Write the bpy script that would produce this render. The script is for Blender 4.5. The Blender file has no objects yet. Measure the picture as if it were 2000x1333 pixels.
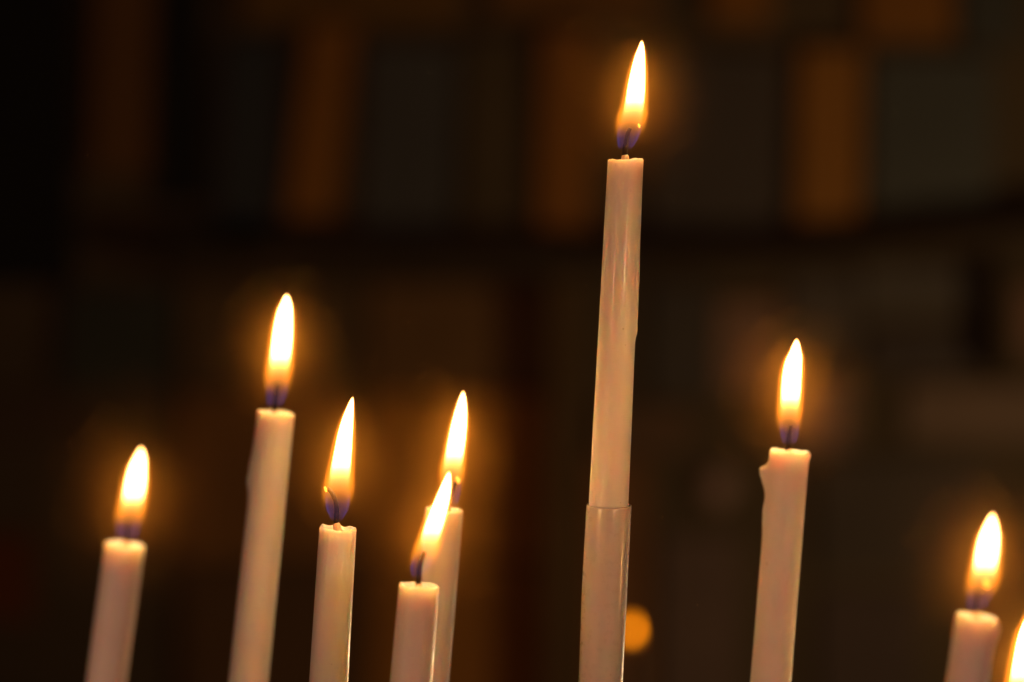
import bpy, math, random
from mathutils import Vector, Matrix, noise

# ------------------------------------------------------------------ camera
sc = bpy.context.scene
FOCAL, DFOC = 100.0, 0.95
CAM = Vector((0.0, -0.95, 1.20))
PITCH, ROLL = math.radians(3.87), math.radians(5.0)
FWD = Vector((0, math.cos(PITCH), -math.sin(PITCH)))
UP0 = Vector((0, math.sin(PITCH), math.cos(PITCH)))
RIGHT = Vector((1, 0, 0)) * math.cos(ROLL) + UP0 * math.sin(ROLL)
UP = UP0 * math.cos(ROLL) - Vector((1, 0, 0)) * math.sin(ROLL)
cam_data = bpy.data.cameras.new('camera')
cam = bpy.data.objects.new('camera', cam_data)
sc.collection.objects.link(cam)
cam.matrix_world = Matrix(((RIGHT.x, UP.x, -FWD.x, CAM.x), (RIGHT.y, UP.y, -FWD.y, CAM.y),
                           (RIGHT.z, UP.z, -FWD.z, CAM.z), (0, 0, 0, 1)))
cam_data.lens = FOCAL
cam_data.sensor_width = 36.0
cam_data.clip_start = 0.02
cam_data.clip_end = 50
cam_data.dof.use_dof = True
cam_data.dof.focus_distance = DFOC
cam_data.dof.aperture_fstop = 4.6
sc.camera = cam

# ------------------------------------------------------------------ world, lamps, exposure
w = bpy.data.worlds.new('World'); sc.world = w; w.use_nodes = True
bg = w.node_tree.nodes['Background']
bg.inputs[0].default_value = (1, 0.6, 0.35, 1); bg.inputs[1].default_value = 0.002
sc.view_settings.view_transform = 'Standard'
sc.view_settings.look = 'None'
sc.view_settings.exposure = 0.0
sc.view_settings.gamma = 1.0
sc.view_settings.use_curve_mapping = False
sc.cycles.use_denoising = True
sc.cycles.max_bounces = 5
sc.cycles.volume_bounces = 0
sc.cycles.transparent_max_bounces = 16

FLAME_W = 0.0178                       # one candle flame
FLAME_COL = (1.0, 0.44, 0.14)
def lamp(name, loc, watts, col, radius, parent_inv=None, parent=None):
    d = bpy.data.lights.new(name, 'POINT')
    d.energy = watts; d.color = col; d.shadow_soft_size = radius
    o = bpy.data.objects.new(name, d); sc.collection.objects.link(o)
    if parent: o.parent = parent
    o.location = loc
    return o
# other candles burning in front of the ones in the picture, on both sides of the photographer
lamp('front_candlelight_right', (0.50, -0.92, 1.16), 5.6, (1.0, 0.47, 0.31), 0.012)
lamp('front_candlelight_left', (-0.60, -0.70, 1.10), 5.0, (1.0, 0.48, 0.29), 0.012)
# added unseen lamp brightening the screen at the back
lamp('back_fill_lamp', (1.1, 1.55, 0.70), 7.0, (1.0, 0.66, 0.34), 0.05)

# ------------------------------------------------------------------ helpers
PXM = 36.0 / FOCAL / 2000.0           # metres per photo pixel at 1 m
def ray(px, py):
    return FWD + RIGHT * ((px - 1000) * PXM) - UP * ((py - 666.5) * PXM)
def at_depth(px, py, d): return CAM + ray(px, py) * d
def at_y(px, py, y):
    r = ray(px, py); return CAM + r * ((y - CAM.y) / r.y)

def link(name, verts, faces, mat, parent=None, basis=None, smooth=True):
    me = bpy.data.meshes.new(name)
    me.from_pydata([tuple(v) for v in verts], [], faces); me.update()
    if mat: me.materials.append(mat)
    for p in me.polygons: p.use_smooth = smooth
    o = bpy.data.objects.new(name, me); sc.collection.objects.link(o)
    if parent: o.parent = parent
    if basis is not None: o.matrix_basis = basis
    return o
def tag(o, label=None, cat=None, group=None, kind=None):
    if label: o['label'] = label
    if cat: o['category'] = cat
    if group: o['group'] = group
    if kind: o['kind'] = kind
    return o
def grid_faces(nr, ns, closed_cap=True):
    f = []
    for i in range(nr - 1):
        for j in range(ns):
            a = i * ns + j; b = i * ns + (j + 1) % ns
            f.append((a, b, b + ns, a + ns))
    if closed_cap:
        f.append(tuple(reversed(range(ns)))); f.append(tuple((nr - 1) * ns + j for j in range(ns)))
    return f
def tube(pts, rads, ns=14):
    vs = []
    for i, p in enumerate(pts):
        a = pts[max(i - 1, 0)]; b = pts[min(i + 1, len(pts) - 1)]
        t = (b - a).normalized(); x = t.cross(Vector((0, 1, 0))).normalized(); y = t.cross(x)
        for j in range(ns):
            an = 2 * math.pi * j / ns
            vs.append(p + x * (math.cos(an) * rads[i]) + y * (math.sin(an) * rads[i]))
    return vs, grid_faces(len(pts), ns)
def box_verts(x0, x1, y0, y1, z0, z1):
    v = [(x, y, z) for z in (z0, z1) for y in (y0, y1) for x in (x0, x1)]
    f = [(0, 2, 3, 1), (4, 5, 7, 6), (0, 1, 5, 4), (1, 3, 7, 5), (3, 2, 6, 7), (2, 0, 4, 6)]
    return v, f
def sm(a, b, x):
    t = min(max((x - a) / (b - a), 0), 1); return t * t * (3 - 2 * t)
def lerp_table(tab, x):
    if x <= tab[0][0]: return tab[0][1]
    for (x0, y0), (x1, y1) in zip(tab, tab[1:]):
        if x <= x1: return y0 + (y1 - y0) * (x - x0) / (x1 - x0)
    return tab[-1][1]

# ------------------------------------------------------------------ materials
def new_mat(name):
    m = bpy.data.materials.new(name); m.use_nodes = True
    nt = m.node_tree; nt.nodes.clear()
    out = nt.nodes.new('ShaderNodeOutputMaterial')
    return m, nt, out
def node(nt, t, **kw):
    n = nt.nodes.new(t)
    for k, v in kw.items(): setattr(n, k, v)
    return n
def math_node(nt, op, a, b=None, c=None, clamp=False):
    n = nt.nodes.new('ShaderNodeMath'); n.operation = op; n.use_clamp = clamp
    for i, v in enumerate((a, b, c)):
        if v is None: continue
        if isinstance(v, (int, float)): n.inputs[i].default_value = v
        else: nt.links.new(v, n.inputs[i])
    return n.outputs[0]
def smooth_node(nt, x, a, b, ya, yb):
    n = nt.nodes.new('ShaderNodeMapRange'); n.interpolation_type = 'SMOOTHSTEP'
    nt.links.new(x, n.inputs[0])
    for i, v in zip((1, 2, 3, 4), (a, b, ya, yb)): n.inputs[i].default_value = v
    return n.outputs[0]

def wax_material(name, col, rough, coat, sss=0.0105, streak=0.25, seed=0.0):
    m, nt, out = new_mat(name)
    b = node(nt, 'ShaderNodeBsdfPrincipled')
    nt.links.new(b.outputs[0], out.inputs[0])
    tc = node(nt, 'ShaderNodeTexCoord')
    mp = node(nt, 'ShaderNodeMapping'); mp.inputs['Scale'].default_value = (900, 900, 12)
    mp.inputs['Location'].default_value = (seed, seed * 1.7, seed * .3)
    nt.links.new(tc.outputs['Object'], mp.inputs[0])
    n1 = node(nt, 'ShaderNodeTexNoise'); n1.inputs['Scale'].default_value = 1.0; n1.inputs['Detail'].default_value = 3
    nt.links.new(mp.outputs[0], n1.inputs['Vector'])
    n2 = node(nt, 'ShaderNodeTexNoise'); n2.inputs['Scale'].default_value = 420; n2.inputs['Detail'].default_value = 4
    nt.links.new(tc.outputs['Object'], n2.inputs['Vector'])
    n3 = node(nt, 'ShaderNodeTexNoise'); n3.inputs['Scale'].default_value = 60; n3.inputs['Detail'].default_value = 3
    nt.links.new(tc.outputs['Object'], n3.inputs['Vector'])
    mix = node(nt, 'ShaderNodeMix', data_type='RGBA')
    mix.inputs[6].default_value = (col[0] * .96, col[1] * .95, col[2] * .94, 1); mix.inputs[7].default_value = (*col, 1)
    nt.links.new(smooth_node(nt, n3.outputs[0], .3, .7, 0, 1), mix.inputs[0])
    # tiny darker specks of soot caught in the wax
    sp = node(nt, 'ShaderNodeTexVoronoi'); sp.inputs['Scale'].default_value = 300
    nt.links.new(tc.outputs['Object'], sp.inputs['Vector'])
    spk = math_node(nt, 'MULTIPLY', smooth_node(nt, sp.outputs['Distance'], .05, .16, .45, 0),
                    smooth_node(nt, n3.outputs[0], .52, .62, 0, 1))
    mix2 = node(nt, 'ShaderNodeMix', data_type='RGBA'); nt.links.new(spk, mix2.inputs[0])
    nt.links.new(mix.outputs[2], mix2.inputs[6]); mix2.inputs[7].default_value = (.34, .2, .12, 1)
    nt.links.new(mix2.outputs[2], b.inputs['Base Color'])
    b.inputs['Subsurface Weight'].default_value = 1.0
    b.inputs['Subsurface Radius'].default_value = (1.0, .60, .34)
    b.inputs['Subsurface Scale'].default_value = sss
    b.inputs['Subsurface Anisotropy'].default_value = .3
    rr = smooth_node(nt, n2.outputs[0], .3, .7, rough - .08, rough + .1)
    nt.links.new(rr, b.inputs['Roughness'])
    b.inputs['IOR'].default_value = 1.44
    b.inputs['Coat Weight'].default_value = coat; b.inputs['Coat Roughness'].default_value = .08
    hs = math_node(nt, 'ADD', math_node(nt, 'MULTIPLY', n1.outputs[0], streak), math_node(nt, 'MULTIPLY', n2.outputs[0], .35))
    bp = node(nt, 'ShaderNodeBump'); bp.inputs['Strength'].default_value = .5; bp.inputs['Distance'].default_value = .00015
    nt.links.new(hs, bp.inputs['Height']); nt.links.new(bp.outputs[0], b.inputs['Normal'])
    return m
WAX = wax_material('wax', (.90, .83, .76), .50, .06)
WAX_GLOSS = wax_material('wax_glossy', (.90, .83, .76), .36, .36, streak=.12, seed=3.0)
DARKWAX = wax_material('dim_wax', (.20, .10, .03), .5, .05, sss=.001, seed=5.0)  # wax darkened so the distant candle's body looks dimly lit
WAX_TALL = wax_material('wax_polished', (.88, .80, .73), .48, .10, streak=.08, seed=9.0)
PLASTIC = wax_material('white_plastic', (.72, .63, .60), .32, .5, sss=.0012, streak=.03, seed=7.0)

def plain(name, col, rough=.6, metallic=0.0, var=.25, scale=30, emit=None):
    m, nt, out = new_mat(name)
    b = node(nt, 'ShaderNodeBsdfPrincipled'); nt.links.new(b.outputs[0], out.inputs[0])
    tc = node(nt, 'ShaderNodeTexCoord')
    n = node(nt, 'ShaderNodeTexNoise'); n.inputs['Scale'].default_value = scale; n.inputs['Detail'].default_value = 4
    nt.links.new(tc.outputs['Object'], n.inputs['Vector'])
    mix = node(nt, 'ShaderNodeMix', data_type='RGBA')
    mix.inputs[6].default_value = (*[c * (1 - var) for c in col], 1)
    mix.inputs[7].default_value = (*[min(c * (1 + var), 1) for c in col], 1)
    nt.links.new(n.outputs[0], mix.inputs[0]); nt.links.new(mix.outputs[2], b.inputs['Base Color'])
    b.inputs['Roughness'].default_value = rough; b.inputs['Metallic'].default_value = metallic
    bp = node(nt, 'ShaderNodeBump'); bp.inputs['Strength'].default_value = .3; bp.inputs['Distance'].default_value = .001
    nt.links.new(n.outputs[0], bp.inputs['Height']); nt.links.new(bp.outputs[0], b.inputs['Normal'])
    if emit:
        b.inputs['Emission Color'].default_value = (*emit[:3], 1); b.inputs['Emission Strength'].default_value = emit[3]
    return m
CHAR = plain('charred_wick', (.004, .003, .003), .95, scale=900)
WICK_WAX = wax_material('waxed_wick', (.80, .58, .40), .4, .2, sss=.002)
EMBER = plain('glowing_ember', (.1, .03, .01), .9, emit=(1, .32, .03, 3.0))

def float_curve(nt, x, pts):
    n = nt.nodes.new('ShaderNodeFloatCurve')
    c = n.mapping.curves[0]
    c.points[0].location = pts[0]; c.points[1].location = pts[-1]
    for p in pts[1:-1]: c.points.new(*p)
    n.mapping.update()
    nt.links.new(x, n.inputs['Value']); return n.outputs[0]

def flame_material(name, H, Rm, cen, wid, start, bright, col, blue=1.0):
    """glowing gas: emission density from height along the flame and distance to its curved axis"""
    m, nt, out = new_mat(name)
    tc = node(nt, 'ShaderNodeTexCoord'); sep = node(nt, 'ShaderNodeSeparateXYZ')
    nt.links.new(tc.outputs['Object'], sep.inputs[0])
    h = math_node(nt, 'DIVIDE', sep.outputs[2], H, clamp=True)
    c = math_node(nt, 'MULTIPLY_ADD', float_curve(nt, h, [(a, .5 + b / H) for a, b in cen]), H, -.5 * H)
    R = math_node(nt, 'MULTIPLY', float_curve(nt, h, [(a, b / Rm) for a, b in wid]), Rm)
    R = math_node(nt, 'MAXIMUM', R, Rm * .03)
    dx = math_node(nt, 'SUBTRACT', sep.outputs[0], c)
    r = math_node(nt, 'SQRT', math_node(nt, 'ADD', math_node(nt, 'MULTIPLY', dx, dx),
                                        math_node(nt, 'MULTIPLY', sep.outputs[1], sep.outputs[1])))
    rho = math_node(nt, 'DIVIDE', r, R)
    rho2 = math_node(nt, 'MINIMUM', math_node(nt, 'MULTIPLY', rho, rho), 1.0)
    # bright soot zone
    he = math_node(nt, 'MULTIPLY_ADD', rho2, .10, math_node(nt, 'SUBTRACT', h, .06))
    s = start
    prof = float_curve(nt, he, [(0, 0), (s, .02), (s + .06, .18), (s + .13, .27), (s + .19, .36), (s + .26, .54), (s + .36, .85), (s + .5, 1), (1, .95)])
    p4 = math_node(nt, 'POWER', math_node(nt, 'MAXIMUM', prof, 0), 4.0)
    edge = smooth_node(nt, rho, .66, 1.0, 1, 0)
    topf = smooth_node(nt, h, .97, 1.0, 1, 0)
    lum = math_node(nt, 'MULTIPLY', math_node(nt, 'MULTIPLY', p4, edge), topf)
    lum = math_node(nt, 'MULTIPLY', lum, bright / (2 * Rm))
    # thin orange mantle outside the bright zone
    q = math_node(nt, 'DIVIDE', math_node(nt, 'SUBTRACT', rho, 1.05), .27)
    man = math_node(nt, 'EXPONENT', math_node(nt, 'MULTIPLY', math_node(nt, 'MULTIPLY', q, q), -1.0))
    man = math_node(nt, 'MULTIPLY', man, smooth_node(nt, h, .10, .36, 0, 1))
    man = math_node(nt, 'MULTIPLY', man, smooth_node(nt, rho, 1.2, 1.62, 1, 0))
    man = math_node(nt, 'MULTIPLY', man, 1.7 / (2 * Rm))
    # blue shell at the foot
    q2 = math_node(nt, 'DIVIDE', math_node(nt, 'SUBTRACT', rho, .93), .085)
    blu = math_node(nt, 'EXPONENT', math_node(nt, 'MULTIPLY', math_node(nt, 'MULTIPLY', q2, q2), -1.0))
    blu = math_node(nt, 'MULTIPLY', blu, smooth_node(nt, h, .06, .27, 1, 0))
    blu = math_node(nt, 'MULTIPLY', blu, smooth_node(nt, h, 0, .05, 0, 1))
    blu = math_node(nt, 'MULTIPLY', blu, .50 * blue / (2 * Rm))
    def em(col, st):
        e = node(nt, 'ShaderNodeEmission'); e.inputs[0].default_value = (*col, 1); nt.links.new(st, e.inputs[1]); return e.outputs[0]
    a1 = node(nt, 'ShaderNodeAddShader'); a2 = node(nt, 'ShaderNodeAddShader')
    nt.links.new(em(col, lum), a1.inputs[0]); nt.links.new(em((1, .27, .015), man), a1.inputs[1])
    nt.links.new(a1.outputs[0], a2.inputs[0]); nt.links.new(em((.02, .10, .72), blu), a2.inputs[1])
    nt.links.new(a2.outputs[0], out.inputs['Volume'])
    # a barely luminous skin
    tr = node(nt, 'ShaderNodeBsdfTransparent'); a3 = node(nt, 'ShaderNodeAddShader')
    sk = node(nt, 'ShaderNodeEmission'); sk.inputs[0].default_value = (1, .3, .03, 1); sk.inputs[1].default_value = .006
    nt.links.new(tr.outputs[0], a3.inputs[0]); nt.links.new(sk.outputs[0], a3.inputs[1])
    nt.links.new(a3.outputs[0], out.inputs['Surface'])
    m.cycles.volume_step_rate = 0.3
    return m

# ------------------------------------------------------------------ setting
STAND_Z = 0.94
def struct(name, v, f, mat):
    return tag(link(name, v, f, mat, smooth=False), kind='structure')
struct('floor', *box_verts(-2.4, 2.4, -1.6, 3.2, -.05, 0), plain('dark_stone', (.05, .04, .03), .7, scale=6))

IRON = plain('dark_iron', (.03, .028, .026), .55, .6, scale=60)
stand = bpy.data.objects.new('candle_stand', None); sc.collection.objects.link(stand)
stand.location = (0.02, 0.0, 0)
tag(stand, 'dark iron stand carrying the row of candles', 'stand')
link('tray', *box_verts(-.34, .34, -.2, .2, STAND_Z - .02, STAND_Z), IRON, stand, smooth=False)
for sx in (-1, 1):
    for sy in (-1, 1):
        link('leg', *box_verts(sx * .31 - .012, sx * .31 + .012, sy * .17 - .012, sy * .17 + .012, 0.0, STAND_Z - .021), IRON, stand, smooth=False)

# ---- panelled screen far behind, out of focus
SCREEN_Y = 2.75
screen = bpy.data.objects.new('panelled_screen', None); sc.collection.objects.link(screen)
screen.location = (0, SCREEN_Y, 0)
tag(screen, 'dark panelled screen with amber gilded strips, blurred far behind the candles', 'screen')
BACK = plain('dark_backing_wood', (.17, .120, .058), .8, scale=4, var=.4)
link('backing_board', *box_verts(-1.9, 1.9, .05, .08, 0.0, 2.6), BACK, screen, smooth=False)
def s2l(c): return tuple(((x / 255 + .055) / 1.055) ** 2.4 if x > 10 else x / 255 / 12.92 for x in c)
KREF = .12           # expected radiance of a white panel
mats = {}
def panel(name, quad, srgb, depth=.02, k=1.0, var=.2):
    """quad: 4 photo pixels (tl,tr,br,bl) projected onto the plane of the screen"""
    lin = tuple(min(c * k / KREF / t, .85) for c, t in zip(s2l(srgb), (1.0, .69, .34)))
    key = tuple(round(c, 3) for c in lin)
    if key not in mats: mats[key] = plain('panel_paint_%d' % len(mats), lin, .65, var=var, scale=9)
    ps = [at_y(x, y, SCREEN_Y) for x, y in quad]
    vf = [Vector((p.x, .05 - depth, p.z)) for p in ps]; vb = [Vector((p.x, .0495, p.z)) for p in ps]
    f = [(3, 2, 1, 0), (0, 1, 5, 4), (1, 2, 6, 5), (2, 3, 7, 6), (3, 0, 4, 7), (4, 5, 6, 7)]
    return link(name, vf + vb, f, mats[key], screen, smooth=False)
def R4(x0, y0, x1, y1, sk=0): return [(x0 + sk, y0), (x1 + sk, y0), (x1, y1), (x0, y1)]
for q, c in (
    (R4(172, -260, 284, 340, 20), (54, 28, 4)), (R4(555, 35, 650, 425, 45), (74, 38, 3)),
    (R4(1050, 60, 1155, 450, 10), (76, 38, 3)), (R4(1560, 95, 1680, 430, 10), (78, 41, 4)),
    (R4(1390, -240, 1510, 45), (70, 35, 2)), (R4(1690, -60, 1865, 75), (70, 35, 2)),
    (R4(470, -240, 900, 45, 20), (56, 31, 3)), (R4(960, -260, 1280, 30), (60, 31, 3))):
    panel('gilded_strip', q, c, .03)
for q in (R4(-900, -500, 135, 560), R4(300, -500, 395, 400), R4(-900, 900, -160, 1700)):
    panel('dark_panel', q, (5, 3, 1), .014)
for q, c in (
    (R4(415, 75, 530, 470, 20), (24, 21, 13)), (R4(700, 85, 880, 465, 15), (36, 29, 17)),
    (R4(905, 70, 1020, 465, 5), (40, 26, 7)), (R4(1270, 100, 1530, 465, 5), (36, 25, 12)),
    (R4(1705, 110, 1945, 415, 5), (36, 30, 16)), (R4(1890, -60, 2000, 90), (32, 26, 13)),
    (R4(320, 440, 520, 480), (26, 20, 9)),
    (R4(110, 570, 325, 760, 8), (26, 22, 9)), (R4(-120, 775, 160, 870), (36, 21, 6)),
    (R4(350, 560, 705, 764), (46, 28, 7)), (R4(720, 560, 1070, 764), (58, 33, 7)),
    (R4(350, 775, 705, 1100), (66, 35, 6)), (R4(720, 775, 1070, 1100), (88, 46, 5)),  # candles' warm haze painted into the lower-centre panel browns
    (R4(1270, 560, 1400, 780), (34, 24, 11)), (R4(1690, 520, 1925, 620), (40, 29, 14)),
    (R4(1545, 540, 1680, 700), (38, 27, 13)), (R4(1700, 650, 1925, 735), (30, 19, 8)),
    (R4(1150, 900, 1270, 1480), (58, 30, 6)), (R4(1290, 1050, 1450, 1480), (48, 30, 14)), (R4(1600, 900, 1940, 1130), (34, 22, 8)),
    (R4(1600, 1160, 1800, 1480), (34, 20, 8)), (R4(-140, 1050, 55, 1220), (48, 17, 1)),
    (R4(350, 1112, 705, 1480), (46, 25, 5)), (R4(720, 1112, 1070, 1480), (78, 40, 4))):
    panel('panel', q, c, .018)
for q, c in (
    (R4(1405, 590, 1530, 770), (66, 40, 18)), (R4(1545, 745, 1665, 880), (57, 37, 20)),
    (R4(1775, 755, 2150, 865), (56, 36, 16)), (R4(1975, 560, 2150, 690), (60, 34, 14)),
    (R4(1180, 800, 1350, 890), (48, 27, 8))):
    panel('patch_panel', q, c, .022)  # panels in the tone of the blurred pinkish patches
# pale disc painted for the blurred spot of a faint light
c0 = at_y(1405, 960, SCREEN_Y); n = 28; rb = .024
vs = [Vector((c0.x, .022, c0.z))] ; fs = []
for k, (rr, yy) in enumerate(((.6, .024), (.92, .032), (1.0, .049))):
    for j in range(n):
        a = 2 * math.pi * j / n; vs.append(Vector((c0.x + math.cos(a) * rb * rr, yy, c0.z + math.sin(a) * rb * 1.25 * rr)))
for j in range(n):
    fs.append((0, 1 + j, 1 + (j + 1) % n))
    for k in range(2):
        fs.append((1 + k * n + j, 1 + (k + 1) * n + j, 1 + (k + 1) * n + (j + 1) % n, 1 + k * n + (j + 1) % n))
link('light_spot_disc', vs, fs, plain('light_spot_paint', (.62, .40, .30), .5, var=.1), screen)
BEAM = plain('dark_beam', (.095, .062, .026), .8, scale=8)
BROWN_BEAM = plain('brown_beam', (.22, .13, .045), .8, scale=8)
def beam(quad, mat=None):
    ps = [at_y(x, y, SCREEN_Y - .05) for x, y in quad]
    vf = [Vector((p.x, -.05, p.z)) for p in ps]; vb = [Vector((p.x, .049, p.z)) for p in ps]
    f = [(3, 2, 1, 0), (0, 1, 5, 4), (1, 2, 6, 5), (2, 3, 7, 6), (3, 0, 4, 7), (4, 5, 6, 7)]
    link('beam', vf + vb, f, mat or BEAM, screen, smooth=False)
beam([(330, 480), (1540, 490), (1540, 540), (330, 545)])
beam([(1541, 490), (2150, 418), (2150, 468), (1541, 540)])
beam([(1940, 490), (1985, 482), (1985, 740), (1945, 740)])
beam([(1075, 545), (1135, 545), (1135, 1500), (1065, 1500)], BROWN_BEAM)

# ------------------------------------------------------------------ candles
def candle(label, d, top, low, w_top, w_low, flame, drips=(), rim=.0006, dish=.0012, seed=1, mat=WAX,
           wick=None, ember=None, nick=None, start=.135, bright=90, col=(1, .50, .14), group='lit candles in a row', power=1.0, floor_z=STAND_Z, collar=10, shape=None, glow=1.0, blue=1.0):
    """top/low: photo pixels of the axis at the rim and lower down; widths in photo pixels"""
    s = PXM * d
    T = at_depth(*top, d); Lo = at_y(*low, T.y)
    ax = (T - Lo).normalized()
    Lfull = (T.z - floor_z) / ax.z
    base = T - ax * Lfull
    root = bpy.data.objects.new('candle', None); sc.collection.objects.link(root)
    zq = Vector((0, 0, 1)).rotation_difference(ax).to_matrix().to_4x4()
    P = Matrix.Translation(base) @ zq
    root.matrix_world = P; Pi = P.inverted()
    tag(root, label, 'candle', group)
    # wax body
    rnd = random.Random(seed); so = Vector((seed * 3.1, seed * 1.3, 0))
    ns = 96
    seen = (T - Lo).length
    zs = []
    z = 0.0
    while z < Lfull - .012: zs.append(z); z += .0016
    zs += [Lfull - .012 + .012 * i / 20 for i in range(21)]
    vs = []
    def rad(z): 
        t = min((Lfull - z) / seen, 1)
        return (w_top + (w_low - w_top) * t) * .5 * s
    def rimz(a):
        v = noise.noise(Vector((math.cos(a) * 1.3, math.sin(a) * 1.3, 0)) + so) * 1.1 + noise.noise(Vector((math.cos(a) * 4, math.sin(a) * 4, 0)) + so) * .5
        if shape: v += shape(a)
        return v * rim
    for z in zs:
        below = Lfull - z
        for j in range(ns):
            a = 2 * math.pi * j / ns
            r = rad(z)
            e = sm(.0008, 0, below)
            r -= .0003 * e * e
            r += .00005 * noise.noise(Vector((math.cos(a) * 2, math.sin(a) * 2, z * 60)) + so)
            r += .00005 * noise.noise(Vector((math.cos(a) * 9, math.sin(a) * 9, z * 25)) + so)
            for (da, dz0, amp, wa, hup, hdn) in drips:
                dd = (a - da + math.pi) % (2 * math.pi) - math.pi
                zz = below - dz0
                hz = math.exp(-(zz / (hdn if zz > 0 else hup)) ** 2)
                jit = 1 + .35 * noise.noise(Vector((z * 700, a * 3, seed)))
                r += amp * math.exp(-(dd / wa) ** 2) * hz * jit
            if nick:
                dd = (a - nick[0] + math.pi) % (2 * math.pi) - math.pi
                r += nick[2](below / s) * s * math.exp(-(dd / nick[1]) ** 2)
            f = sm(.006, 0, below)
            vs.append(Vector((math.cos(a) * r, math.sin(a) * r, z + rimz(a) * f)))
    rt = rad(Lfull) - .0003
    for (fr, dz) in ((.975, .00008), (.93, .00003), (.88, -.0003), (.80, -.75), (.6, -1.0), (.35, -.95), (.12, -.8)):
        for j in range(ns):
            a = 2 * math.pi * j / ns
            zd = dz * dish if dz < -.01 else dz
            vs.append(Vector((math.cos(a) * rt * fr, math.sin(a) * rt * fr, Lfull + zd + rimz(a) * sm(.6, .9, fr))))
    body = link('wax_body', vs, grid_faces(len(zs) + 7, ns), mat, root)
    # flame frame: parallel to the picture plane, standing on the wick
    pts = flame['pts']                       # (py, left, right) in photo pixels, foot to tip
    y0, y1 = pts[0][0], pts[-1][0]
    x0 = .5 * (pts[0][1] + pts[0][2])
    H = (y0 - y1) * s
    df = d
    F0 = at_depth(x0, y0, df)
    W = Matrix(((RIGHT.x, FWD.x, UP.x, F0.x), (RIGHT.y, FWD.y, UP.y, F0.y), (RIGHT.z, FWD.z, UP.z, F0.z), (0, 0, 0, 1)))
    FB = Pi @ W
    bl = flame.get('shrink', 0)
    cen = [((y0 - y) / (y0 - y1), (.5 * (l + r) - x0) * s) for y, l, r in pts]
    wid = [((y0 - y) / (y0 - y1), max(.5 * (r - l) - bl, .5) * s) for y, l, r in pts]
    Rm = max(b for a, b in wid)
    fm = flame_material('flame_gas_%d' % seed, H, Rm, cen, wid, start, bright, col, blue)
    # wick, in the flame's frame (photo pixels relative to the flame foot)
    if wick is None: wick = [(0, -14), (1, 4), (2, 22), (5, 40)]
    pw = [Vector((px * s, 0, pz * s)) for px, pz in wick]
    fine = []
    for i in range(len(pw) - 1):
        for k in range(5): fine.append(pw[i].lerp(pw[i + 1], k / 5))
    fine.append(pw[-1])
    for _ in range(2):
        fine = [fine[0]] + [(fine[i - 1] + fine[i] * 2 + fine[i + 1]) / 4 for i in range(1, len(fine) - 1)] + [fine[-1]]
    wr = flame.get('wr', 5.7) * s
    rads = [wr * (1 - .35 * i / len(fine)) * (1 + .16 * noise.noise(Vector((i * .9, seed, 0)))) for i in range(len(fine))]
    wk = link('wick', *tube(fine, rads), CHAR, root, FB)
    # waxed foot of the wick, rising from the pool
    foot = FB.inverted() @ Vector((0, 0, Lfull - dish * 1.1))
    k = max(i for i, p in enumerate(fine) if p.z <= fine[0].z + collar * s + 1e-6)
    tip = fine[k]
    cp = [foot.lerp(tip, i / 7) for i in range(8)]
    cr = [wr * v for v in (1.9, 1.55, 1.4, 1.38, 1.36, 1.3, 1.15, .8)]
    link('wick_foot', *tube(cp, cr), WICK_WAX, root, FB)
    if ember:
        ex, ez, er = ember
        ep = [Vector((ex * s + math.sin(i * .7) * er * .3 * s, -.0002, (ez + (i - 4) * er * .35) * s)) for i in range(9)]
        er_ = [er * s * (math.sin(math.pi * (i + .6) / 9.2)) * (.8 + .3 * math.sin(i * 2.1)) for i in range(9)]
        link('wick_ember', *tube(ep, er_, 10), EMBER, root, FB)
    # flame volume
    nr, nsf = 34, 28
    fv = []
    for i in range(nr):
        hh = -.02 + 1.06 * i / (nr - 1)
        c = lerp_table(cen, hh); R = lerp_table(wid, hh)
        R = max(R * 1.63, Rm * .12) if hh < 1.0 else Rm * .12 * (1.04 - hh) / .04 + 1e-5
        for j in range(nsf):
            a = 2 * math.pi * j / nsf
            fv.append(Vector((c + math.cos(a) * R, math.sin(a) * R, hh * H)))
    fl = link('flame', fv, grid_faces(nr, nsf), fm, root, FB)
    # the flame's own light
    lp = FB @ Vector((lerp_table(cen, .34), 0, H * .34))
    lamp('flame_light', lp, FLAME_W * power, FLAME_COL, .003, parent=root)
    lens_glow(FB, P, cen, H, s, glow)
    return root, P, s, Lfull

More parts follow.
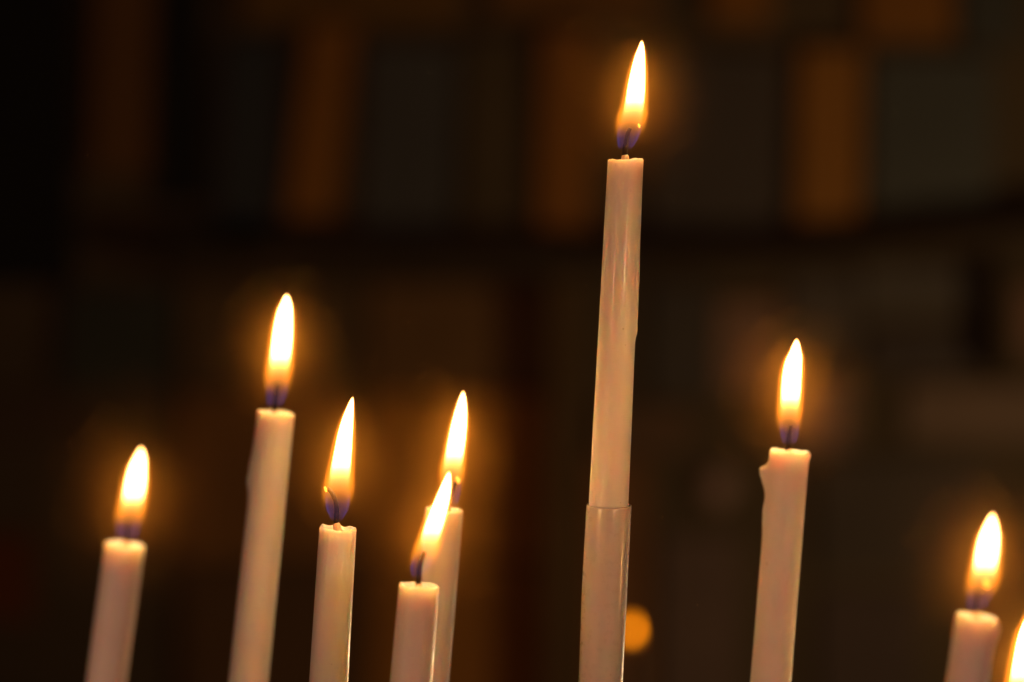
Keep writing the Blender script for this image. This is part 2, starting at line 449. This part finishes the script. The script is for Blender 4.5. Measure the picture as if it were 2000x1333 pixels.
def lens_glow(FB, P, cen, H, s, glow):
    ''' added scattering ball imitating the lens glow round the flame '''
    if glow <= 0: return
    m, nt, out = new_mat('lens_glow_ball')
    tc = node(nt, 'ShaderNodeTexCoord'); ln = node(nt, 'ShaderNodeVectorMath', operation='LENGTH')
    nt.links.new(tc.outputs['Object'], ln.inputs[0])
    f = math_node(nt, 'SUBTRACT', 1.0, math_node(nt, 'DIVIDE', ln.outputs['Value'], GLOW_R), clamp=True)
    f = math_node(nt, 'POWER', f, 3.2)
    f = math_node(nt, 'MULTIPLY', f, smooth_node(nt, ln.outputs['Value'], .001, .010, .12, 1))
    dn = math_node(nt, 'MULTIPLY', f, GLOW_D * glow)
    v = node(nt, 'ShaderNodeVolumeScatter'); v.inputs['Color'].default_value = (1, .54, .12, 1)
    v.inputs['Anisotropy'].default_value = .2
    nt.links.new(dn, v.inputs['Density']); nt.links.new(v.outputs[0], out.inputs['Volume'])
    c = Vector((lerp_table(cen, .45), 0, H * .45))
    vs = []; nr, ns = 24, 36
    for i in range(nr):
        th = math.pi * (i + .03) / (nr - .94)
        for j in range(ns):
            a = 2 * math.pi * j / ns
            vs.append(Vector((math.sin(th) * math.cos(a), math.sin(th) * math.sin(a), -math.cos(th))) * GLOW_R)
    o = link('lens_glow_ball', vs, grid_faces(nr, ns), m)  # made-up ball of tinted air that carries the lens glow
    o.matrix_world = P @ FB @ Matrix.Translation(c) @ Matrix.Diagonal((1, 1, 1.35, 1))
    tag(o, kind='stuff')
GLOW_R, GLOW_D = .040, 7.0

# (py, left edge, right edge), foot -> tip
F6 = dict(pts=[(294, 1212, 1228), (280, 1206, 1241), (256, 1206, 1252), (232, 1210, 1258), (208, 1217, 1260), (160, 1226, 1262), (112, 1238, 1261), (92, 1246, 1259), (78, 1252, 1255)])
F3 = dict(pts=[(1020, 650, 664), (1010, 644, 672), (968, 635, 685), (925, 642, 687), (881, 651, 689), (837, 661, 691), (794, 677, 692), (774, 688, 691)])
F4 = dict(pts=[(1132, 807, 819), (1121, 804, 826), (1091, 806, 847), (1056, 818, 859), (1012, 834, 871), (969, 852, 880), (940, 865, 882), (920, 876, 879)])
F5 = dict(pts=[(990, 872, 888), (965, 862, 900), (925, 860, 905), (881, 868, 910), (837, 877, 914), (794, 889, 914), (762, 903, 907)], shrink=2)
F2 = dict(pts=[(797, 527, 541), (780, 519, 558), (734, 519, 568), (676, 526, 574), (618, 536, 575), (592, 546, 572), (574, 556, 564)], shrink=3)
F1 = dict(pts=[(1054, 236, 260), (1025, 225, 276), (988, 231, 284), (951, 238, 289), (914, 248, 290), (890, 260, 288), (872, 272, 280)], shrink=4)
F7 = dict(pts=[(870, 1533, 1547), (858, 1525, 1558), (822, 1520, 1563), (770, 1522, 1567), (718, 1528, 1569), (685, 1541, 1567), (661, 1553, 1559)], shrink=2)
F8 = dict(pts=[(1195, 1893, 1915), (1165, 1887, 1938), (1139, 1890, 1948), (1099, 1897, 1954), (1059, 1905, 1957), (1033, 1915, 1955), (1000, 1936, 1942)], shrink=4)
F9 = dict(pts=[(1440, 1968, 1984), (1420, 1960, 1996), (1380, 1962, 2010), (1330, 1969, 2026), (1285, 1977, 2032), (1240, 1987, 2034), (1200, 2003, 2034), (1165, 2018, 2024)])
PI = math.pi
candle('blurred white candle at the far left of the row', .825, (244, 1063), (208, 1333), 78, 78, F1, seed=11, rim=.0003, dish=.0008, collar=15, start=.14, bright=60, wick=[(0, -16), (0, 0), (2, 20), (3, 36)])
candle('second candle from the left, tall with a faint wax run down its left side', 1.045, (539, 805), (485, 1333), 73, 78, F2, seed=12, rim=.0004,
       drips=[(PI, .026, .0012, .35, .010, .004)], wick=[(2, -14), (3, 2), (6, 26), (9, 48)])
candle('sharp third candle from the left, charred wick bending left', .95, (660, 1031), (642, 1333), 73, 77, F3, seed=13, rim=.0007, mat=WAX_GLOSS,
       wick=[(-1, -10), (0, 6), (1, 24), (-1, 40), (-9, 58), (-18, 66)], ember=(-21, 64, 4), dish=.0013)
candle('short front candle overlapping the one behind it, flame leaning right', .905, (819, 1143), (803, 1333), 79, 82, F4, seed=14, rim=.0004, mat=WAX_GLOSS,
       wick=[(4, -14), (5, 4), (6, 24), (12, 44), (16, 54)], dish=.0022)
candle('candle partly hidden behind the short front one', 1.005, (868, 994), (838, 1333), 74, 77, F5, seed=15, rim=.0004, ember=(14, 52, 5), wick=[(-8, -14), (-4, 4), (2, 30), (12, 50)])
tall = candle('tallest candle, standing in a white plastic sleeve', .95, (1222, 312), (1189, 1000), 70, 80.5, F6, seed=16, rim=.0005, mat=WAX_TALL,
       wick=[(0, -16), (1, 4), (4, 22), (7, 36), (11, 43)], ember=(28, 48, 3), shape=lambda a: 1.1 * math.cos(a), dish=.001,
       nick=(0, .55, lambda b: 1.2 * sm(170, 230, b) * sm(347, 343, b) * (1 + .8 * noise.noise(Vector((b * .12, 0, 5)))) - 2.2 * sm(345, 352, b)))
candle('candle at right of the tallest with a wax drip at its top left', .905, (1542, 880), (1505, 1333), 77, 80, F7, seed=17, rim=.0006,
       drips=[(PI * .97, .0070, .0028, .34, .0017, .0052), (0.05, .0012, .0006, .5, .001, .0016), (PI, .020, .0007, .35, .003, .006)], wick=[(-2, -14), (-1, 4), (1, 24), (4, 40)])
candle('short blurred candle near the right edge, fully in view', .835, (1908, 1203), (1889, 1333), 80, 80, F8, seed=18, rim=.0003, dish=.0009, collar=15, ember=(22, 54, 6),
       drips=[(0, .003, .0012, .5, .002, .004)], start=.14, bright=60)
candle('candle at the right edge, only its flame tip in view', .94, (1980, 1462), (1960, 1800), 80, 82, F9, seed=19)

# ---- plastic sleeve round the tallest candle
P, s, Lf = tall[1], tall[2], tall[3]
sl_top = Lf - (991 - 312) * s / 1.0
vs = []; ns = 96; ro = 44.2 * s; prof = []
zz = 0.0
while zz < sl_top - .002: prof.append((zz, ro)); zz += .002
prof += [(sl_top - .0006, ro), (sl_top - .0001, ro - .0001), (sl_top, ro - .00025), (sl_top - .0001, ro - .0004), (sl_top - .0006, ro - .0005)]
prof += [(max(sl_top - .004 * k, 0), ro - .0005) for k in range(1, 80) if sl_top - .004 * (k - 1) > 0]
for z, r in prof:
    for j in range(ns):
        a = 2 * PI * j / ns
        bulge = 1.5 * s * math.exp(-((sl_top - z - .026) / .02) ** 2) * max(-math.cos(a), 0) ** 2
        rr = r + bulge + .00007 * noise.noise(Vector((math.cos(a) * 2, math.sin(a) * 2, z * 40)))
        vs.append(Vector((math.cos(a) * rr, math.sin(a) * rr, z + .0003 * math.sin(a + .6) * sm(.01, 0, sl_top - z))))
sleeve = link('candle_sleeve', vs, grid_faces(len(prof), ns, False), PLASTIC)
sleeve.matrix_world = P
tag(sleeve, 'white plastic tube sleeve round the foot of the tallest candle', 'sleeve')

# ---- a candle burning far behind, seen as a soft amber disc
FB_ = dict(pts=[(1262, 1228, 1238), (1254, 1224, 1242), (1240, 1223, 1243), (1222, 1228, 1242), (1208, 1234, 1238)], wr=1.5)
candle('distant candle burning behind the sleeve, a soft amber disc of light', 2.2, (1233, 1268), (1229, 1500), 26, 26, FB_, seed=20, start=.02, bright=10, mat=DARKWAX, col=(1, .25, 0), glow=0, blue=0, power=.12,
       rim=.0002, dish=.0008, wick=[(0, -5), (0, 0), (1, 6), (1, 9)], group='distant candles', floor_z=0.62, collar=3)
ped = bpy.data.objects.new('pedestal', None); sc.collection.objects.link(ped)
pp = at_depth(1229, 1500, 2.2); ped.location = (pp.x, pp.y, 0)
tag(ped, 'dark iron pedestal under the distant candle', 'pedestal')
link('top_plate', *box_verts(-.08, .08, -.08, .08, .60, .62), IRON, ped, smooth=False)
link('post', *box_verts(-.02, .02, -.02, .02, .03, .5995), IRON, ped, smooth=False)
link('foot', *box_verts(-.1, .1, -.1, .1, 0, .0295), IRON, ped, smooth=False)
